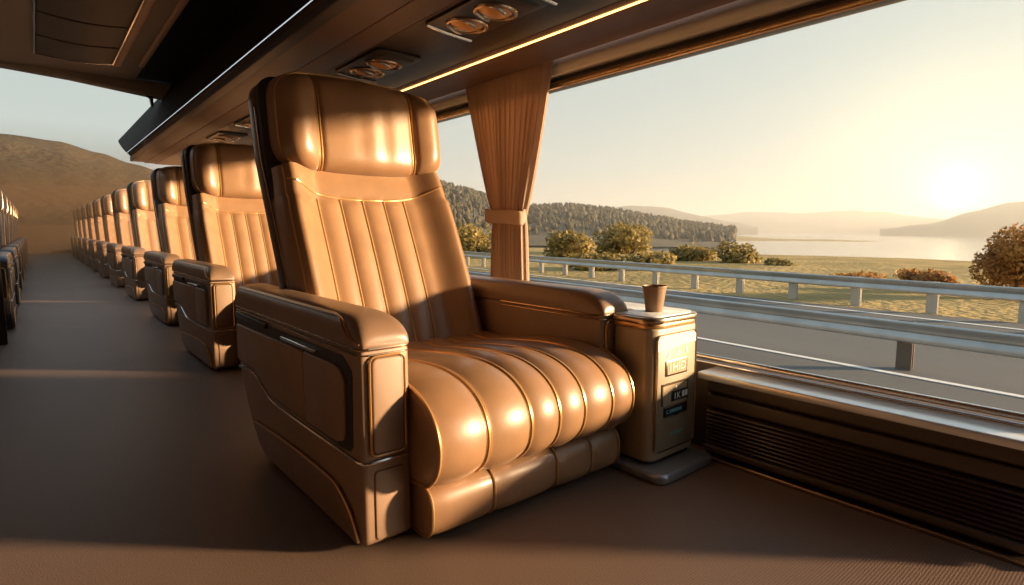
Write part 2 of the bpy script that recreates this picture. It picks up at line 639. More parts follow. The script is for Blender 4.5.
def make_seat():
    root = empty('recliner_seat', SO, 'large tan leather recliner beside the curtained window and drink console, nearest of all the seats', 'seat', None)
    O = SO
    for side in (0, 1):
        made = {}
        for e in arm_shapes():
            sh = [mirror(s, SC) for s in e[2]] if side else e[2]
            par = made.get(e[3]) if len(e) > 3 else None
            ob = mb(*sh).build(e[0], M[e[1]], par or root, O if par is None else O)
            made[e[0]] = ob
    # seat cushion
    prof = [(p.x, p.y) for p in cr([(2.13, .40), (1.95, .422), (1.75, .448), (1.58, .464), (1.45, .462), (1.35, .438), (1.282, .392), (1.25, .325), (1.256, .255), (1.29, .205), (1.345, .178), (1.5, .17), (1.8, .17), (2.13, .17)], 5, True)]
    seams = [.792, .957, 1.120, 1.240, 1.357, 1.495, 1.606]
    (v, f), sp = channel_pad(prof, seams, .0135, 9, pw=2.2)
    cu = mb((v, f)).build('seat_cushion', M['leather'], root, O)
    mb(*[tube(p, .0055, True, 6) for p in sp]).build('cushion_piping', M['piping'], cu, O)
    mb(*[tube([(x + dx, y, z) for (x, y, z) in p], .0016, True, 5) for p in sp[1:-1] for dx in (-.008, .008)]).build('cushion_stitching', M['gold'], cu, O)
    # calf rest roll
    prof = []
    for k in range(36):
        t = 2 * PI * k / 36
        prof.append((1.385 + .082 * spw(math.cos(t), .75), .098 + .078 * spw(math.sin(t), .7)))
    (v, f), sp = channel_pad(prof, [.80, 1.02, 1.285, 1.455, 1.600], .008, 8, edge=.014, pw=5)
    cf = mb((v, f)).build('calf_rest', M['leather'], root, O)
    for p in sp:
        mb(tube(p, .0042, True, 6)).build('piping', M['piping'], cf, O)
    # base
    mb(rbox(.81, 1.58, 1.47, 2.52, .0, .165, .02)).build('base', M['black'], root, O)
    # backrest
    NA, NS = 97, 50
    fv, ff = surf(lambda a, s: back_point(a * 2 - 1, s), NA, NS)
    back = [Vector((p.x, max(p.y, backY(p.z)) + .12, p.z)) for p in fv]
    n = len(fv)
    v = fv + back
    f = list(ff) + [tuple(i + n for i in q) for q in ff]
    rim = [i * NS for i in range(NA)] + [(NA - 1) * NS + j for j in range(1, NS)] + [i * NS + NS - 1 for i in range(NA - 2, -1, -1)] + [j for j in range(NS - 2, 0, -1)]
    for k in range(len(rim)):
        a, b = rim[k], rim[(k + 1) % len(rim)]
        f.append((a, b, b + n, a + n))
    bk = mb((v, f)).build('backrest', M['leather'], root, O)
    pp = []
    for x in BS:
        path = []
        for k in range(28):
            s = .04 + .795 * k / 27
            w = .402 - .012 * sstep(.7, 1, s) - .004 * (1 - s)
            path.append(back_point((x - BC) / w, s) + Vector((0, -.003, .001)))
        pp.append(tube(path, .0048, n=6))
    for sd in (-1, 1):
        pp.append(tube([back_point(sd * .965, .03 + .96 * k / 40) + Vector((0, -.002, 0)) for k in range(41)], .0042, n=6))
    pp.append(tube([back_point(-.955 + 1.91 * k / 50, .835 + .085 * abs(-1 + 2 * k / 50) ** 2.5) + Vector((0, -.002, .001)) for k in range(51)], .0032, n=6))
    mb(*pp).build('back_piping', M['piping'], bk, O)
    # headrest
    HC, HW, HZ, HH = 1.206, .408, 1.362, .230
    EX = 5.0

    def zmax(px):
        return max(0, 1 - abs(px) ** EX) ** (1 / EX)

    def hs(px, pz, front):
        rr = min(1, (abs(px) ** EX + abs(pz) ** EX) ** (1 / EX))
        T = math.sqrt(max(0, 1 - rr ** 6))
        x = HC + px * HW
        z = HZ + pz * (HH - .012 * abs(px) ** 2 - .02 * max(0, px) * max(0, pz))
        yc = backY(1.16) + .02 + (z - 1.16) * .16 + .045
        if front:
            d = .122 * T
            for sx in (-.56, .56):
                d -= .022 * math.exp(-((px - sx) / .03) ** 2) * T
            d += .060 * sstep(.50, .96, abs(px)) * T               # wings turned forward
            if abs(px) > .56:
                d += .020 * math.sin(PI * min(1, (abs(px) - .56) / .44)) * T
            else:
                d += .016 * math.cos(px / .56 * PI / 2) * T
            d += .005 * math.sin(px * 21 + 1) * math.exp(-((px - .12) / .3) ** 2) * T * (1 - pz * pz)
            return Vector((x, yc - d, z))
        return Vector((x, yc + .09 * T, z))
    pxs = sorted(set([math.sin(PI / 2 * (-1 + 2 * k / 50)) for k in range(51)] + [q * .56 + e * .0166 for q in (-1, 1) for e in range(-6, 7)]))
    Nb = 45
    gv, gf = [], []
    for fr_ in (True, False):
        base = len(gv)
        for px in pxs:
            for k in range(Nb):
                gv.append(hs(px, math.sin(PI / 2 * (-1 + 2 * k / (Nb - 1))) * zmax(px), fr_))
        for a in range(len(pxs) - 1):
            for k in range(Nb - 1):
                q = base + a * Nb + k
                gf.append((q, q + Nb, q + Nb + 1, q + 1))
    bm = bmesh.new()
    me = bpy.data.meshes.new('tmp')
    me.from_pydata(gv, [], gf)
    bm.from_mesh(me)
    bmesh.ops.remove_doubles(bm, verts=bm.verts, dist=.0003)
    bm.verts.index_update()
    hd = mb(from_bm(bm)).build('headrest', M['leather'], root, O, angle=70)
    bpy.data.meshes.remove(me)
    hp = []
    for sx in (-.56, .56):
        for dx in (-.016, .016):
            hp.append(tube([hs(sx + dx, math.sin(PI / 2 * (-1 + 2 * k / 40)) * zmax(sx + dx) * .998, True) + Vector((0, -.003, 0)) for k in range(41)], .0042, n=6))
    edge = []
    for k in range(100):
        t = 2 * PI * k / 100
        ca, sb = math.cos(t), math.sin(t)
        q = .968 / (abs(ca) ** EX + abs(sb) ** EX) ** (1 / EX)
        edge.append(hs(ca * q, sb * q, True) + Vector((0, -.002, 0)))
    hp.append(tube(edge, .005, True, 6))
    mb(*hp).build('headrest_piping', M['piping'], hd, O)
    # rear shell: inner padded liner and outer shell

    def shell(w, yf, yb, ztop, rnd, zb=.10):
        rows = 40
        prof_n = 40
        v = []
        for i in range(rows):
            s = i / (rows - 1)
            s = 1 - (1 - s) ** 1.6
            z = zb + (ztop - zb) * s
            tt = max(0, (z - (ztop - .09)) / .09)
            sh = math.sqrt(max(0, 1 - tt ** 2.4)) if tt < 1 else 0
            ww = (w - .02 * (1 - s)) * (.80 + .20 * sh)
            base = backY(min(z, 1.2)) + max(0, z - 1.2) * .16
            ymid = base + (yf + yb) / 2
            hh = (yb - yf) / 2 * (.35 + .65 * sh)
            for k in range(prof_n):
                t = 2 * PI * k / prof_n
                v.append((BC + .004 + ww * spw(math.cos(t), rnd), ymid + hh * spw(math.sin(t), rnd + .12), z))
        f = []
        for i in range(rows - 1):
            for k in range(prof_n):
                f.append((i * prof_n + k, i * prof_n + (k + 1) % prof_n, (i + 1) * prof_n + (k + 1) % prof_n, (i + 1) * prof_n + k))
        f.append(tuple(range(prof_n)))
        f.append(tuple((rows - 1) * prof_n + k for k in range(prof_n)))
        return v, f
    mb(shell(.410, .035, .15, 1.562, .35, .30)).build('back_liner', M['recess'], root, O)
    sh = mb(shell(.422, .085, .215, 1.545, .3)).build('back_shell', M['shell'], root, O)
    for sd in (-1, 1):
        mb(tube([(BC + .004 + sd * (.420 - .02 * (1 - k / 20)), backY(z) + max(0, z - 1.2) * (.16 - .45) + .096, z) for k, z in ((k, .60 + .82 * k / 20) for k in range(21))], .0045, n=6)).build('shell_trim', M['bronze'], sh, O)
    return root


seat = make_seat()


DARKMESH = {}


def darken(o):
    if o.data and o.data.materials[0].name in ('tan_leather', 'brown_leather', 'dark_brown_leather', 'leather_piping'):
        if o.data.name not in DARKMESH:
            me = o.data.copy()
            me.materials[0] = M['leathershade'] if o.data.materials[0].name != 'leather_piping' else M['bronze']
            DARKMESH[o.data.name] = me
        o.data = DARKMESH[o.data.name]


def dup(root, loc, label, group, dark=False):
    r = root.copy()
    COL.objects.link(r)
    r.location = loc
    r['label'] = label
    if group:
        r['group'] = group
    elif 'group' in r:
        del r['group']
    for ch in list(root.children):
        c = ch.copy()
        COL.objects.link(c)
        c.parent = r
        if dark:
            darken(c)
        for g in list(ch.children):
            d = g.copy()
            COL.objects.link(d)
            d.parent = c
            if dark:
                darken(d)
    return r


seat['group'] = 'tan recliners along the window side'
ORD = ['second', 'third', 'fourth', 'fifth', 'sixth', 'seventh', 'eighth', 'ninth', 'tenth', 'eleventh', 'twelfth']
offs = [(.17, 2.5), (.25, 4.66), (.28, 7.05), (.28, 9.2), (.28, 11.3), (.28, 13.4), (.28, 15.5), (.28, 17.6), (.28, 19.7), (.28, 21.8)]
for k, (dx, dy) in enumerate(offs):
    if k == 0:
        lab = 'tan leather recliner directly behind the large nearest seat in the window row'
    elif k == len(offs) - 1:
        lab = 'tan leather recliner farthest back, last of the window row'
    else:
        lab = 'tan leather recliner, %s from the camera in the window row' % ORD[k]
    dup(seat, SO + Vector((dx, dy, 0)), lab, 'tan recliners along the window side')
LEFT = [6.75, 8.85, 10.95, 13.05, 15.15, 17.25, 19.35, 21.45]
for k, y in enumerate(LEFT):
    lab = 'shade-darkened leather recliner in the row across the aisle, %s from the camera' % (['first', ] + ORD)[k]
    dup(seat, Vector((-.20 - .555, y + .6, 0)), lab, 'shade-darkened recliners across the aisle', True)

# ---------------------------------------------------------------- drink console and cup
CO = Vector((1.82, 1.35, 0))
con = empty('drink_console', CO, 'beige drink console with inset control face and chrome foot, by the armrest below the window', 'console')
Xa, Xb, Ya, Yb = 1.655, 1.952, 1.208, 1.383


def lplan(o, r):
    """the console's plan: a front block and a narrower rear running beside the armrest"""
    xa, xb, ya, yb, xm, yr = Xa - o, Xb + o, Ya - o, Yb, 1.772, 1.70
    out = []
    for cx, cy, a in ((xa + r, ya + r, 180), (xb - r, ya + r, 270), (xb - r, yr - r, 0)):
        for q in range(9):
            t = math.radians(a + 90 * q / 8)
            out.append((cx + r * math.cos(t), cy + r * math.sin(t)))
    return out + [(xm, yr), (xm, yb), (xa, yb)]


mb(prism(lplan(0, .045), 'z', .05, .545, .010, 3, 50)).build('body', M['console'], con, CO)
tp = mb(prism(lplan(.012, .075), 'z', .560, .584, .007, 3, 50)).build('top', M['bronze'], con, CO)
mb(prism(lplan(-.008, .06), 'z', .580, .5875, .002, 2, 50)).build('top_inlay', M['ctop'], tp, CO)
mb(prism(lplan(.005, .068), 'z', .544, .562, .004, 2, 50)).build('rim_band', M['gold'], con, CO)
mb(prism(rrect(1.618, 1.965, 1.125, 1.385, .045, 8), 'z', .0, .036, .012, 4, 30)).build('foot_plate', M['steel'], con, CO)
mb(prism(lplan(-.012, .035), 'z', .001, .052, .004, 2, 50)).build('plinth', M['black'], con, CO)


def mbf(*parts):
    """shapes laid out on the control face"""
    b = mb(*parts)
    b.v = [(1.650 + (p[0] - 1.755) * 1.09, p[1], p[2] * .966) for p in b.v]
    return b


fx0, fx1, fz0, fz1 = 1.783, 2.008, .085, .538
yF = Ya
face = mbf(prism(rrect(fx0, fx1, fz0, fz1, .02), 'y', yF - .003, yF + .012, .002, 2, 30)).build('control_face', M['console_face'], con, CO)
mbf(tube([(x, yF - .004, z) for x, z in rrect(fx0, fx1, fz0, fz1, .02)], .003, True, 6)).build('face_border', M['bronze'], face, CO)
mbf(prism([(fx0 + .003, .478), (fx1 - .003, .492), (fx1 - .003, .52), (fx1 - .02, .535), (fx0 + .02, .535), (fx0 + .003, .52)], 'y', yF - .0042, yF + .005)).build('cream_strip', M['cream'], face, CO)


def put_text(s, size, x, z, y, shear=0.0):
    v, f = text_mesh(s, size, .0006, shear)
    return [(x + p.x, y - p.z, z + p.y) for p in v], f


icons = mbf(prism([(1.838, .447), (1.848, .447), (1.854, .467), (1.849, .470)], 'y', yF - .0046, yF),
           prism([(1.888, .452), (1.914, .452), (1.902, .474)], 'y', yF - .0046, yF),
           rbox(1.948, 1.956, yF - .0046, yF, .452, .478))
icons.build('face_symbols', M['white'], face, CO)
ds = mbf(prism(rrect(1.83, 1.955, .375, .437, .006), 'y', yF - .0065, yF, .0015, 2)).build('display_bezel', M['bronze'], face, CO)
mbf(prism(rrect(1.838, 1.947, .382, .430, .003), 'y', yF - .0072, yF)).build('display_screen', M['console'], face, CO)
mbf(put_text('1HID', .046, 1.893, .406, yF - .0078)).build('display_digits', M['digit'], face, CO)
mbf(prism(rrect(1.815, 1.96, .262, .345, .003), 'y', yF - .0050, yF)).build('ticket_panel', M['console'], face, CO)
mbf(prism(rrect(1.812, 1.963, .340, .349, .002), 'y', yF - .0070, yF), prism(rrect(1.812, 1.817, .262, .345, .001), 'y', yF - .007, yF), prism(rrect(1.958, 1.963, .262, .345, .001), 'y', yF - .007, yF)).build('ticket_frame', M['bronze'], face, CO)
mbf(prism([(1.893 + .006 * math.cos(2 * PI * k / 14), .325 + .006 * math.sin(2 * PI * k / 14)) for k in range(14)], 'y', yF - .0062, yF)).build('lamp_dot', M['white'], face, CO)
mbf(prism(rrect(1.866, 1.965, .272, .312, .002), 'y', yF - .0062, yF)).build('price_window', M['black'], face, CO)
mbf(put_text('1K', .036, 1.898, .290, yF - .0070), prism(rrect(1.927, 1.942, .280, .304, .003), 'y', yF - .0074, yF), prism(rrect(1.946, 1.959, .281, .305, .003), 'y', yF - .0074, yF)).build('price_digits', M['white'], face, CO)
mbf(prism(rrect(1.826, 1.962, .216, .256, .003), 'y', yF - .0058, yF)).build('slot', M['black'], face, CO)
mbf(rbox(1.83, 1.958, yF - .009, yF, .2515, .2555, .001, 2), rbox(1.842, 1.91, yF - .008, yF, .214, .2175, .001, 2)).build('slot_lip', M['chrome'], face, CO)
mbf(put_text('C', .022, 1.846, .235, yF - .0064), *[rbox(1.86 + k * .012, 1.868 + k * .012, yF - .0066, yF, .229, .242) for k in range(6)]).build('slot_lettering', M['teal'], face, CO)
mbf(put_text('DINAMATS', .0155, 1.902, .143, yF - .0034, .15)).build('maker_lettering', M['teal'], face, CO)

cc = Vector((1.800, 1.312, .5875))
cup = mb(lathe([(.031, 0), (.0315, .001), (.0445, .092), (.047, .093), (.048, .096), (.047, .099), (.0445, .0985), (.043, .092), (.031, .006), (.001, .005)], cc, 36)).build('paper_cup', M['paper'], None, cc)
tag(cup, 'brown paper cup with rolled rim standing on the console', 'cup')

# ---------------------------------------------------------------- curtain
def cw(z):
    zt = .975
    if z > zt:
        t = (z - zt) / (1.76 - zt)
        return .135 + .235 * t ** .85, 2.445 + .03 * t
    t = (zt - z) / (zt - .37)
    return .135 + .03 * t, 2.445


def cpt(u, v):
    z = .37 + 1.40 * v
    w, yc = cw(z)
    ph = u * 16 * 2 * PI
    lo = sstep(1, .55, v)
    amp = (.017 + .004 * math.sin(u * 17)) * (1 - .35 * math.exp(-((z - .975) / .06) ** 2))
    x = 1.985 + amp * (math.sin(ph) + .25 * math.sin(ph * .31 + 1.2)) + .008 * math.sin(u * 7 + z)
    x += .02 * (2 * u - 1) ** 2
    return Vector((x, yc + (2 * u - 1) * w + .004 * math.sin(ph * 2), z))


ct = empty('window_curtain', (1.985, 2.45, .37), 'beige pleated curtain gathered by a band, hanging between window panes', 'curtain')
CT = Vector((1.985, 2.45, .37))
d = mb(surf(cpt, 340, 46)).build('drape', M['curtain'], ct, CT, recalc=False)
sol = d.modifiers.new('thickness', 'SOLIDIFY')
sol.thickness = .003
band = []


def bpt(u, v):
    t = 2 * PI * u
    r = .004 * math.sin(PI * v)
    return Vector((1.985 + (.040 + r) * spw(math.cos(t), .6), 2.445 + (.152 + r) * spw(math.sin(t), .6), .93 + .075 * v + .012 * math.sin(t) * (1 if math.cos(t) < 0 else 0)))


tb = mb(surf(bpt, 60, 8, cu=True)).build('tie_band', M['curtain'], ct, CT)
s2 = tb.modifiers.new('thickness', 'SOLIDIFY')
s2.thickness = .005
mb(rbox(1.955, 2.02, 2.05, 2.87, 1.752, 1.775, .004)).build('curtain_track', M['header'], ct, CT)

# ---------------------------------------------------------------- bus shell
Y0, YE, YR = -2.6, 28.0, 6.4          # front, far end, end of the solid roof
XW, XL = 2.07, -1.85
SUN_GAP = 0.20                           # unseen wall gap in front of this, added to let the sun in
struct('floor', mb(rbox(XL - .1, 2.2, Y0, YE + .2, -.06, 0)), M['carpet'])
struct('wall_right', mb(rbox(XW, 2.2, SUN_GAP, YE, 0, .362, .006)), M['wall'])
struct('wall_left', mb(rbox(XL - .1, XL, Y0, YR, 0, 2.2), rbox(XL - .1, XL, YR, YE, 0, 2.6)), M['wall'])  # out of view; closed up and raised at the rear to cut skylight
struct('wall_back', mb(rbox(XL - .1, 2.2, YE, YE + .12, 0, 1.05)), M['wall'])
struct('wall_front', mb(rbox(XL - .1, 2.2, Y0 - .1, Y0, 0, 2.2)), M['wall'])  # unseen, closed to full height to keep ambient light down
# window side
struct('trim_1', mb(rbox(1.935, 2.075, SUN_GAP, 1.20, .325, .352, .005, 3)), M['ledge'])
struct('trim_2', mb(tube([(2.085, SUN_GAP, .378), (2.085, YE, .378)], .011, n=10), tube([(2.06, SUN_GAP, .362), (2.06, 7, .362)], .004, n=8)), M['chrome'])
struct('window_1', mb(rbox(2.105, 2.111, SUN_GAP, 3.2, .37, 1.63)), M['glass'], smooth=False)
struct('window_2', mb(rbox(2.105, 2.111, 3.206, 7.4, .37, 1.63)), M['glass'], smooth=False)
struct('trim_3', mb(rbox(2.065, 2.13, SUN_GAP - .3, 7.4, 1.603, 1.635, .006), tube([(2.066, SUN_GAP - .3, 1.604), (2.066, 7.4, 1.604)], .005, n=6)), M['bronze'])
struct('trim_4', mb(rbox(2.075, 2.13, SUN_GAP - .3, 7.4, 1.63, 1.655, .004)), M['dark'])
struct('trim_5', mb(prism([(2.062, 1.665), (2.13, 1.655), (2.13, 1.78), (2.072, 1.765), (2.052, 1.71)], 'y', SUN_GAP - .3, 7.4, .006)), M['alu'])
# heater under the ledge
HO = Vector((2.03, .7, 0))
ht = empty('floor_heater', HO, 'long dark ribbed heater panel along the floor under the window ledge', 'heater')
mb(rbox(2.03, 2.069, SUN_GAP, 1.195, 0, .323, .003)).build('housing', M['wall'], ht, HO)
mb(prism([(2.0, .318), (2.035, .322), (2.035, .262), (2.015, .258), (1.995, .272)], 'y', SUN_GAP, 1.195, .004)).build('upper_rail', M['wall'], ht, HO)
mb(prism([(2.005, .252), (2.035, .256), (2.035, .198), (2.02, .196), (2.0, .208)], 'y', SUN_GAP, 1.195, .004)).build('middle_rail', M['wall'], ht, HO)
ribs = [prism([(2.035, z + .016), (2.035, z), (2.005, z - .004), (1.998, z + .001), (2.003, z + .006)], 'y', SUN_GAP, 1.195, .0015, 2) for z in [.060 + .0152 * k for k in range(9)]]
mb(*ribs).build('ribs', M['rib'], ht, HO)
mb(rbox(1.985, 2.035, SUN_GAP, 1.195, .028, .052, .006)).build('lower_rail', M['wall'], ht, HO)
mb(rbox(1.965, 2.035, SUN_GAP, 1.195, .0, .016, .003)).build('kick_rail', M['bronze'], ht, HO)

# ceiling
YC = 5.95
struct('ceiling', mb(rbox(XL - .1, .74, Y0, YC, 2.15, 2.22)), M['ceil'])
struct('trim_6', mb(rbox(.555, .60, Y0, YC - .55, 2.128, 2.152, .01), rbox(.70, .735, Y0, YC - .65, 2.125, 2.152, .008)), M['beam'])
struct('trim_7', mb(rbox(.74, 1.2, Y0, YC, 2.17, 2.24)), M['darker'])
struct('trim_8', mb(prism([(XL, 2.16), (1.2, 2.16), (1.2, 2.01), (.87, 2.04), (.3, 2.10), (-.1, 2.125), (XL, 2.13)], 'y', YC - .08, YC + .05, .012)), M['ceil'])
# hatch with three bowed panels
HT = Vector((.315, 4.0, 2.15))
hat = empty('roof_hatch', HT, 'dark rectangular roof hatch with three bowed panels in the ceiling', 'hatch')


def bowed(y0, y1):
    def fn(u, v):
        x = .10 + .435 * u
        return Vector((x, y0 + (y1 - y0) * v, 2.140 - .018 * math.sin(PI * u)))
    top = surf(fn, 16, 4)
    m = MB().add(top)
    m.add(surf(lambda u, v: fn(u, v) + Vector((0, 0, .01)), 16, 4))
    for yy in (y0, y1):
        m.add(surf(lambda u, v: fn(u, 0 if yy == y0 else 1) + Vector((0, 0, .01 * v)), 16, 2))
    return m


for (a, b) in ((3.2, 4.35), (4.385, 4.87), (4.905, 5.375)):
    bowed(a, b).build('hatch_panel', M['hatch'], hat, HT)
mb(rbox(.095, .54, 2.6, 5.395, 2.1465, 2.151)).build('hatch_backing', M['recess'], hat, HT)
mb(tube([(.088, 2.6, 2.142), (.088, 5.40, 2.142)], .008, n=6), tube([(.547, 2.6, 2.142), (.547, 5.40, 2.142)], .008, n=6), tube([(.088 + .0459 * k, 5.40, 2.142 - .016 * math.sin(PI * k / 10)) for k in range(11)], .005, n=6)).build('hatch_frame', M['chrome'], hat, HT)
# luggage bin
BY0, BY1 = -.2, 7.6
BO = Vector((1.4, 3, 1.68))
bn = empty('luggage_bin', BO, 'long dark overhead luggage bin above the window row', 'luggage bin')
fr = [(.80, 1.695), (.815, 1.684), (.835, 1.682), (.99, 2.02), (1.05, 2.15), (1.02, 2.16), (.95, 2.04)]
bd = mb(prism([(.800, 1.70), (.812, 1.686), (.84, 1.690), (1.01, 2.05), (1.06, 2.17), (1.02, 2.17), (.945, 2.03), (.85, 1.83)], 'y', BY0, BY1 - .3, .008, 3, 15))
bd.v = [(p[0], p[1] + (max(0, p[2] - 1.70) * 6 if p[1] > 6 else 0), p[2]) for p in bd.v]     # the far end is raked
bd.build('bin_door', M['bindoor'], bn, BO)
mb(tube([(.806, BY0, 1.697), (.806, BY1 - .3, 1.697)], .0032, n=8)).build('edge_glow', M['coolglow'], bn, BO)  # thin bright line along the bin lip, made emissive
mb(prism([(.83, 1.688), (.85, 1.672), (.905, 1.672), (.905, 1.70), (.83, 1.70)], 'y', BY0, BY1 - .2, .006)).build('lower_lip', M['darker'], bn, BO)
un = mb(rbox(.909, 1.055, BY0, BY1 + .4, 1.680, 1.73, .004), rbox(1.060, 1.175, BY0, BY1 + .5, 1.680, 1.73, .004)).build('underside', M['under'], bn, BO)
mb(rbox(1.180, 1.612, BY0, BY1 + .6, 1.682, 1.73, .004)).build('service_panel', M['dark'], bn, BO)
mb(rbox(1.02, 1.94, BY0, 6.2, 1.735, 2.1), rbox(.92, 1.94, BY0, BY1 + .3, 1.735, 1.76)).build('bin_case', M['dark'], bn, BO)
mb(tube([(1.0575, BY0, 1.681), (1.0575, BY1, 1.681)], .0022, n=6), tube([(1.1775, BY0, 1.681), (1.1775, BY1, 1.681)], .0022, n=6), tube([(1.615, BY0, 1.683), (1.615, BY1, 1.683)], .0025, n=6)).build('seam_trim', M['header'], bn, BO)
# header between bin and window, with the light strip
struct('trim_9', mb(prism([(1.617, 1.690), (1.66, 1.680), (1.93, 1.690), (2.03, 1.728), (2.045, 1.75), (2.05, 1.80), (1.617, 1.80)], 'y', BY0, BY1 + .3, .004)), M['header'])
ls = mb(tube([(1.660, BY0, 1.6795), (1.660, BY1, 1.6795)], .0048, n=8)).build('light_strip', M['led'], None, (1.66, 3, 1.68))
tag(ls, 'glowing warm light strip running along the header above the window', 'light')

# reading light clusters
def make_vent(yc, label):
    o = Vector((1.305, yc, 1.682))
    r = empty('reading_light_panel', o, label, 'light panel', 'reading light panels under the bin')
    mb(prism(rrect(1.195, 1.425, yc - .24, yc + .24, .03), 'z', 1.670, 1.6815, .004, 2, 30)).build('bezel', M['black'], r, o)
    mb(tube(cr([(1.20, yc + .215, 1.671), (1.30, yc + .235, 1.668), (1.43, yc + .25, 1.668)], 6), .007, n=6)).build('end_trim', M['chrome'], r, o)
    for k, dy in enumerate((.115, -.06)):
        c = (1.315, yc + dy, 1.668)
        ring = [(c[0] + .078 * math.cos(t), c[1] + .062 * math.sin(t), c[2]) for t in [2 * PI * j / 28 for j in range(28)]]
        lp = mb(tube(ring, .009, True, 8)).build('lamp_ring', M['bronze'], r, o)
        mb(([(c[0] + .066 * q * math.cos(t), c[1] + .052 * q * math.sin(t), c[2] - .02 * (1 - q * q)) for q in (1, .75, .5, .25, .02) for t in [2 * PI * j / 20 for j in range(20)]],
            [(i * 20 + j, i * 20 + (j + 1) % 20, (i + 1) * 20 + (j + 1) % 20, (i + 1) * 20 + j) for i in range(4) for j in range(20)] + [tuple(80 + j for j in range(20))])).build('lens', M['amber'], lp, o)
        hood = [(c[0] - .02 + .06 * math.cos(t), c[1] + .05 * math.sin(t), c[2] - .012 - .014 * math.cos(t)) for t in [PI * .35 + PI * 1.3 * j / 16 for j in range(17)]]
        mb(tube(hood, .006, n=6)).build('lamp_hood', M['glasslens'], lp, o)
    mb(rbox(1.24, 1.40, yc - .20, yc - .15, 1.664, 1.676, .006)).build('air_slider', M['recess'], r, o)
    return r


for yc, lab in ((1.73, 'reading light panel with two amber lamps nearest the camera, overhead'),
                (2.58, 'reading light panel above the big seat headrest, second overhead'),
                (1.23, 'reading light panel cut by the top photo border, overhead'),
                (4.45, 'small reading light panel between the first two headrests, under the bin'),
                (5.35, 'small reading light panel above the second seat headrest'),
                (6.35, 'small reading light panel farthest along the bin, past the second headrest')):
    make_vent(yc, lab)

# rear glazing frame
struct('window_3', mb(prism([(-.25, 1.25), (.79, 1.25), (.79, 1.69), (.94, 2.02), (.94, 2.05), (.3, 2.105), (-.25, 2.13)], 'y', YC - .005, YC)), M['glass'], smooth=False)
struct('trim_10', mb(prism([(-.28, 0), (-.222, 0), (-.222, 2.06), (-.19, 2.11), (-.15, 2.15), (-.28, 2.15)], 'y', YC - .03, YC + .02, .006), prism([(.86, 1.96), (.875, 1.96), (.875, 2.06), (.80, 2.06), (.85, 2.03)], 'y', YC - .04, YC + .02, .003)), M['dark'])

# ---------------------------------------------------------------- outside
G = -1.37
struct('road', mb(rbox(-8, 18.2, -60, 160, G - .2, G)), M['asphalt'])


def strip(x0, y0, x1, y1, w, z):
    return prism([(x0, y0), (x0 + w, y0), (x1 + w, y1), (x1, y1)], 'z', z - .01, z)


ln = mb(strip(9.15, -12, 14.19, 60, .13, G + .012)).build('road_line', M['paint'], None, (10.2, 0, G))
tag(ln, 'white edge line on the asphalt just before the near guardrail', 'road marking')
ln2 = mb(strip(15.3, -14, 23.0, 63, .14, G + .012)).build('road_line', M['paint'], None, (16.6, 0, G))
tag(ln2, 'white edge line on the asphalt before the far guardrail', 'road marking')


def guardrail(xf, ztop, h, y0, y1, posts, label, pm, dirx, pw):
    o = Vector((xf(2), 2, G))
    r = empty('guardrail', o, label, 'guardrail')
    z1, z0 = ztop, ztop - h
    m = (z0 + z1) / 2
    q = h / 2
    cs = [(0, z1), (.05, z1 - .02), (.055, m + q * .35), (.0, m + .012), (0, m - .012), (.055, m - q * .35), (.05, z0 + .02), (0, z0)]
    v, f = [], []
    ys = (y0, y1)
    for y in ys:
        for (dx, z) in cs:
            v.append((xf(y) - dx, y, z))
        for (dx, z) in cs[::-1]:
            v.append((xf(y) - dx + .008, y, z))
    n = len(cs) * 2
    for k in range(n):
        f.append((k, (k + 1) % n, n + (k + 1) % n, n + k))
    f.append(tuple(range(n)))
    f.append(tuple(n + k for k in range(n)))
    mb((v, f)).build('beam', M['rail'], r, o, angle=60)
    for y in posts:
        x = xf(y) + .03
        mb(rbox(x, x + .02, y - pw / 2, y + pw / 2, G - .05, ztop + .01, .003, 1), rbox(x + .02, x + .09, y - .012, y + .012, G - .05, ztop - .02), rbox(x + .09, x + .105, y - pw / 2, y + pw / 2, G - .05, ztop - .02)).build('post', pm, r, o)
    return r


guardrail(lambda y: 10.55 + .07 * (y - 1.5), -.575, .34, -12, 60, [2.9 + 5.4 * k for k in range(-2, 9)], 'near steel guardrail passing just outside the window', M['post'], 1, .22)
guardrail(lambda y: 18.4 + .10 * (y - 3), -.52, .34, -14, 75, [4.5 + 1.95 * k for k in range(-6, 22)], 'far steel guardrail on whitish posts beyond the second lane', M['postfar'], 1, .26)

# ground beyond the road, falling to the lake
def gnd(x, y):
    d = max(0, x - 19)
    z = G - .02 - 2.9 * sstep(20, 95, d) + .10 * noise.noise((x * .2, y * .2, 0)) * sstep(0, 5, d)
    z += .9 * noise.noise((x * .03, y * .03, 3.1)) * sstep(15, 40, d)
    return z


SHORE = lambda y: 118 - .10 * y + 9 * noise.noise((y * .02, 0, 5)) if y < 70 else 111 + 60 * (y - 70) / 60


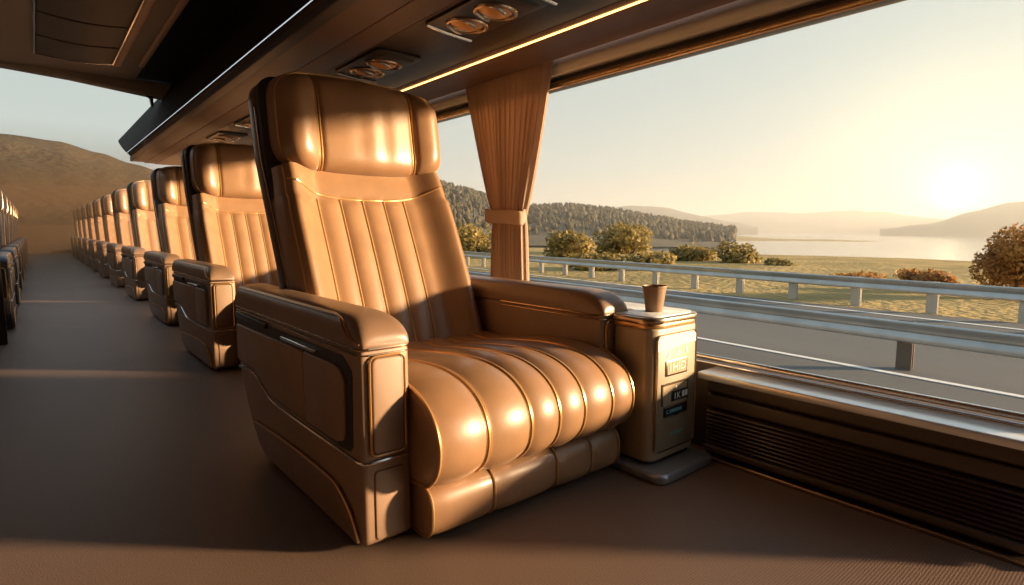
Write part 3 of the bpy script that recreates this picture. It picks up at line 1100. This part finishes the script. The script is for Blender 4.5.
xs = [18.15, 19.5, 21, 23, 25, 28, 31, 35, 40, 45, 51, 58, 66, 75, 85, 96, 108, 122, 140, 170, 210, 260]
ysg = [-90 + 6 * k for k in range(90)]
v = []
for i, x in enumerate(xs):
    for y in ysg:
        z = gnd(x, y)
        z += 5.0 * sstep(150, 320, y + .3 * x)
        v.append((x, y, z))
nn = len(ysg)
f = [(i * nn + j, (i + 1) * nn + j, (i + 1) * nn + j + 1, i * nn + j + 1) for i in range(len(xs) - 1) for j in range(nn - 1)]
struct('field', mb((v, f)), M['grass'], recalc=True)
struct('lake', mb(([(60, -900, -3.95), (1600, -900, -3.95), (1600, 1400, -3.95), (60, 1400, -3.95)], [(0, 1, 2, 3)])), M['water'], smooth=False, recalc=False)
struct('ground', mb(rbox(-500, 18.1, 30, 700, G - .6, G - .24)), M['grass'])


def ridge(name, crest, D, base, m, depth=.5, rough=1.0, step=4, nr=14, seed=0):
    pts = []
    us = []
    u = crest[0][0]
    while u <= crest[-1][0]:
        us.append(u)
        u += step
    def cv(u):
        for (a, b), (c, d) in zip(crest, crest[1:]):
            if a <= u <= c:
                t = (u - a) / (c - a)
                t = t * t * (3 - 2 * t) * .5 + t * .5
                return b + (d - b) * t
        return crest[-1][1]
    v = []
    nr2 = nr + 6
    for u in us:
        p = at_dist(u, cv(u), D)
        for r in range(nr2):
            if r < nr:
                q = r / (nr - 1)
                k = 1 - depth * (1 - q)
                z = base + (p.z - base) * (1 - (1 - q) ** 1.5)
            else:
                q = (r - nr + 1) / 6
                k = 1 + depth * .8 * q
                z = p.z + (base - 2 - p.z) * q * q
            x, y = p.x * k, p.y * k
            s = .02 * (120 / D) ** .6
            z += rough * (noise.noise((x * s * 2.2 + seed, y * s * 2.2, 1)) + .5 * noise.noise((x * s * 7 + seed, y * s * 7, 2))) * (.25 + .75 * (1 - abs(2 * r / nr2 - 1)))
            v.append((x, y, z))
    f = [(i * nr2 + j, (i + 1) * nr2 + j, (i + 1) * nr2 + j + 1, i * nr2 + j + 1) for i in range(len(us) - 1) for j in range(nr2 - 1)]
    o = struct(name, mb((v, f)), m)
    return v


rear = ridge('hill', [(-260, 150), (-120, 128), (0, 135), (60, 141), (100, 152), (130, 163), (200, 185), (300, 205), (420, 214)], 75, -1.2, M['hill'], .5, .5, 5, 18)
woods = ridge('hill', [(330, 150), (400, 168), (432, 183), (470, 193), (500, 203), (530, 209), (570, 208), (610, 212), (650, 219), (690, 226), (735, 231)], 230, -3.5, M['farhill'], .35, 1.2, 4, 14, 3)
ridge('mountain', [(560, 226), (600, 209), (630, 205), (660, 208), (690, 214), (730, 221), (760, 228)], 700, -4, M['farhill'], .2, 3, 3, 10, 9)
ridge('mountain', [(640, 226), (700, 216), (760, 211), (800, 213), (840, 211), (880, 212), (930, 217), (980, 222), (1010, 228)], 1150, -4, M['farhill'], .2, 4, 3, 10, 5)
ridge('mountain', [(880, 229), (930, 222), (970, 212), (1010, 204), (1060, 197), (1140, 190), (1300, 186), (1500, 205)], 620, -4, M['farhill'], .25, 3, 4, 10, 7)

# conifer woods on the near ridges: nobody could count them
def forest(name, label, us, D, base, cv, n, hmin, hmax, k0=.7):
    b = MB()
    for i in range(n):
        u = random.uniform(*us)
        q = random.random() ** .6
        p = at_dist(u, cv(u), D)
        k = 1 - (1 - k0) * (1 - q)
        z = base + (p.z - base) * (1 - (1 - (k - .65) / .35) ** 1.5) - .8 if k > .65 else base
        x, y = p.x * k, p.y * k
        h = random.uniform(hmin, hmax)
        w = h * random.uniform(.22, .42)
        rd = random.random() < .35
        rings = [(w * .3, 0), (w, .18), (w * .72, .45), (w * .4, .75), (.02, 1)] if not rd else [(w * .4, 0), (w * 1.3, .3), (w * 1.3, .6), (w * .7, .85), (.05, .95)]
        vv, ff = [], []
        for (r, t) in rings:
            for a in range(6):
                th = 2 * PI * a / 6 + random.uniform(-.3, .3)
                rr = r * random.uniform(.7, 1.25)
                vv.append((x + rr * math.cos(th), y + rr * math.sin(th), z + h * t))
        for r in range(4):
            for a in range(6):
                ff.append((r * 6 + a, r * 6 + (a + 1) % 6, (r + 1) * 6 + (a + 1) % 6, (r + 1) * 6 + a))
        b.add((vv, ff))
    o = b.build(name, M['conifer'], None, (0, 0, 0), recalc=False, angle=80)
    return tag(o, label, 'forest', kind='stuff')


def lerp_crest(c):
    def f(u):
        for (a, b), (d, e) in zip(c, c[1:]):
            if a <= u <= d:
                return b + (e - b) * (u - a) / (d - a)
        return c[-1][1]
    return f


forest('forest', 'dense dark conifer woods covering the hillside beyond the curtain', (400, 735), 230, -3.5,
       lerp_crest([(330, 150), (400, 168), (432, 183), (470, 193), (500, 203), (530, 209), (570, 208), (610, 212), (650, 219), (690, 226), (735, 231)]), 3600, 1.3, 3.4)

# bushes and trees by the road
def bush(name, u, vbase, d, wpx, hpx, label, m='leaf', n=1500, leaf=.16, cat='bush', group=None, trunk=True):
    p = at_dist(u, vbase, d)
    sc = math.hypot(p.x, p.y) * math.cos(math.atan2(p.x, p.y) - YAW) / F
    W, Hh = wpx * sc / 2, hpx * sc
    r = empty(name, p, label, cat, group)
    blobs = []
    nb = 9
    for k in range(nb):
        a = random.uniform(0, 2 * PI)
        q = random.uniform(.15, .62)
        blobs.append((p + Vector((W * q * math.cos(a), W * q * math.sin(a), Hh * random.uniform(.35, .72))), W * random.uniform(.34, .5), Hh * random.uniform(.22, .30)))
    blobs.append((p + Vector((0, 0, Hh * .55)), W * .6, Hh * .42))
    v, f = [], []
    for i in range(n):
        c, rw, rh = random.choice(blobs)
        while True:
            d3 = Vector((random.gauss(0, 1), random.gauss(0, 1), random.gauss(0, 1)))
            if d3.length > .1:
                break
        d3.normalize()
        q = random.uniform(.72, 1.05)
        c2 = c + Vector((d3.x * rw * q, d3.y * rw * q, d3.z * rh * q))
        if c2.z < p.z:
            continue
        a = Vector((random.gauss(0, 1), random.gauss(0, 1), random.gauss(0, 1))).normalized()
        b2 = a.cross(d3 + Vector((.01, 0, .3))).normalized()
        s = leaf * random.uniform(.6, 1.3)
        k = len(v)
        v += [c2 - a * s, c2 + b2 * s * .6, c2 + a * s, c2 - b2 * s * .6]
        f.append((k, k + 1, k + 2, k + 3))
    mb((v, f)).build('foliage', M[m], r, p, smooth=False, recalc=False)
    if trunk:
        br = [tube([p + Vector((0, 0, -.1)), p + Vector((.03, .05, Hh * .3)), p + Vector((0, 0, Hh * .55))], max(.05, W * .06), n=7)]
        for k in range(5):
            c = blobs[k][0]
            br.append(tube([p + Vector((0, 0, Hh * .18)), (p + c) / 2 + Vector((0, 0, Hh * .08)), c], max(.025, W * .03), n=5))
        mb(*br).build('trunk', M['wood'], r, p)
    return r


bush('roadside_tree', 626, 266, 55, 70, 46, 'rounded green tree standing alone left of the lake shore', n=2600, leaf=.2, cat='tree')
bush('bush', 570, 270, 46, 74, 42, 'wide green bush right beside the curtain, left of the rounded tree', n=2400, leaf=.2, group='bushes beyond the road')
bush('bush', 478, 266, 50, 66, 44, 'bush seen between the big seat headrest and the curtain', n=2200, leaf=.2, group='bushes beyond the road')
bush('bush', 440, 262, 56, 50, 42, 'bush half hidden behind the edge of the big seat back', n=1500, leaf=.2, group='bushes beyond the road')
bush('bush', 690, 272, 44, 52, 30, 'low bush directly right of the rounded tree', n=1500, leaf=.17, group='bushes beyond the road')
bush('bush', 738, 275, 42, 52, 34, 'low bush second to the right of the rounded tree', n=1500, leaf=.17, group='bushes beyond the road')
bush('bush', 778, 277, 40, 40, 20, 'smallest low bush, ending the row before the open field', n=1000, leaf=.15, group='bushes beyond the road')
bush('bush', 655, 272, 33, 60, 22, 'low scrub bush in front of the rounded tree', n=1300, leaf=.15, group='bushes beyond the road')
bush('bush', 596, 275, 33, 70, 24, 'low scrub bush below the wide green bush', n=1300, leaf=.15, group='bushes beyond the road')
bush('autumn_tree', 1015, 296, 25, 100, 74, 'orange brown tree at the right photo edge in front of the sunlit lake', 'leafgold', n=9000, leaf=.07, cat='tree')
bush('bush', 925, 290, 26, 60, 22, 'low golden bush at the foot of the orange tree', 'leafgold', n=1200, leaf=.1, group='bushes beyond the road')
bush('bush', 860, 286, 28, 70, 14, 'flat golden shrub behind the far guardrail in the open field', 'leafgold', n=1000, leaf=.1, group='bushes beyond the road')

# ---------------------------------------------------------------- haze
def haze(name, box, dens, col, g, label, absorb=False):
    m = bpy.data.materials.new(name)
    m.use_nodes = True
    n_ = m.node_tree
    n_.nodes.remove(n_.nodes['Principled BSDF'])
    vs = n_.nodes.new('ShaderNodeVolumeScatter')
    vs.inputs['Color'].default_value = (*col, 1)
    vs.inputs['Density'].default_value = dens
    vs.inputs['Anisotropy'].default_value = g
    out = vs.outputs['Volume']
    if absorb:
        va = n_.nodes.new('ShaderNodeVolumeAbsorption')
        va.inputs['Color'].default_value = (*col, 1)
        va.inputs['Density'].default_value = dens
        ad = n_.nodes.new('ShaderNodeAddShader')
        n_.links.new(out, ad.inputs[0])
        n_.links.new(va.outputs['Volume'], ad.inputs[1])
        out = ad.outputs['Shader']
    n_.links.new(out, n_.nodes['Material Output'].inputs['Volume'])
    o = mb(rbox(*box)).build(name, m, None, ((box[0] + box[1]) / 2, (box[2] + box[3]) / 2, box[4]), smooth=False)
    return tag(o, label, 'haze', kind='stuff')


haze('haze', (60, 3200, -2600, 2600, -12, 46), .0016, (.88, .92, .90), .35, 'pale morning haze hanging over the lake and the far hills')

haze('dusty_haze', (XL + .02, XW - .02, 9.6, YE - .02, .01, 2.3), .085, (.30, .18, .09), .2, 'brown dusty haze filling the far rear end of the aisle', True)

# ---------------------------------------------------------------- light
SUN_AZ, SUN_EL = math.radians(133), math.radians(9.8)
sd = Vector((math.sin(SUN_AZ) * math.cos(SUN_EL), math.cos(SUN_AZ) * math.cos(SUN_EL), math.sin(SUN_EL)))
sl = bpy.data.lights.new('sun', 'SUN')
sl.energy = 18.0
sl.color = (1, .69, .40)
sl.angle = math.radians(4.5)
so = bpy.data.objects.new('sun', sl)
COL.objects.link(so)
so.rotation_euler = (-sd).to_track_quat('-Z', 'Y').to_euler()
so.location = (30, -20, 12)

w = bpy.data.worlds.new('sky')
scn.world = w
w.use_nodes = True
nt = w.node_tree
N, Lk = nt.nodes, nt.links
bg = N['Background']
tc = N.new('ShaderNodeTexCoord')
sep = N.new('ShaderNodeSeparateXYZ')
Lk.new(tc.outputs['Generated'], sep.inputs[0])
ramp = N.new('ShaderNodeValToRGB')
el = ramp.color_ramp.elements
el[0].position, el[0].color = 0.0, (.86, .80, .62, 1)
el[1].position, el[1].color = .75, (.42, .56, .70, 1)
for p, c in ((.10, (.74, .78, .72, 1)), (.28, (.65, .72, .71, 1))):
    e = el.new(p)
    e.color = c
Lk.new(sep.outputs['Z'], ramp.inputs['Fac'])
vis = ray(955, 196).normalized()
dot = N.new('ShaderNodeVectorMath')
dot.operation = 'DOT_PRODUCT'
nrm = N.new('ShaderNodeVectorMath')
nrm.operation = 'NORMALIZE'
Lk.new(tc.outputs['Generated'], nrm.inputs[0])
Lk.new(nrm.outputs['Vector'], dot.inputs[0])
dot.inputs[1].default_value = vis


def powr(base, n, k):
    mx = N.new('ShaderNodeMath')
    mx.operation = 'MAXIMUM'
    Lk.new(base, mx.inputs[0])
    mx.inputs[1].default_value = 0
    p = N.new('ShaderNodeMath')
    p.operation = 'POWER'
    Lk.new(mx.outputs[0], p.inputs[0])
    p.inputs[1].default_value = n
    s = N.new('ShaderNodeMath')
    s.operation = 'MULTIPLY'
    Lk.new(p.outputs[0], s.inputs[0])
    s.inputs[1].default_value = k
    return s.outputs[0]


def addc(prev, fac, col):
    m = N.new('ShaderNodeMixRGB')
    m.blend_type = 'ADD'
    m.use_clamp = False
    Lk.new(fac, m.inputs['Fac'])
    Lk.new(prev, m.inputs['Color1'])
    m.inputs['Color2'].default_value = (*col, 1)
    return m.outputs['Color']


dv = dot.outputs['Value']
c = ramp.outputs['Color']
for n_, k_, col_ in ((12, .26, (.42, .38, .24)), (90, .9, (.7, .55, .22)), (1200, 1.0, (1.2, 1.1, .7)), (9000, 1.0, (6, 5, 3))):
    c = addc(c, powr(dv, n_, k_), col_)
Lk.new(c, bg.inputs['Color'])
bg.inputs['Strength'].default_value = .9

scn.view_settings.view_transform = 'Standard'
scn.view_settings.look = 'None'
scn.view_settings.gamma = 1
scn.view_settings.use_curve_mapping = False
scn.view_settings.exposure = 0
scn.cycles.use_denoising = True
scn.cycles.max_bounces = 10
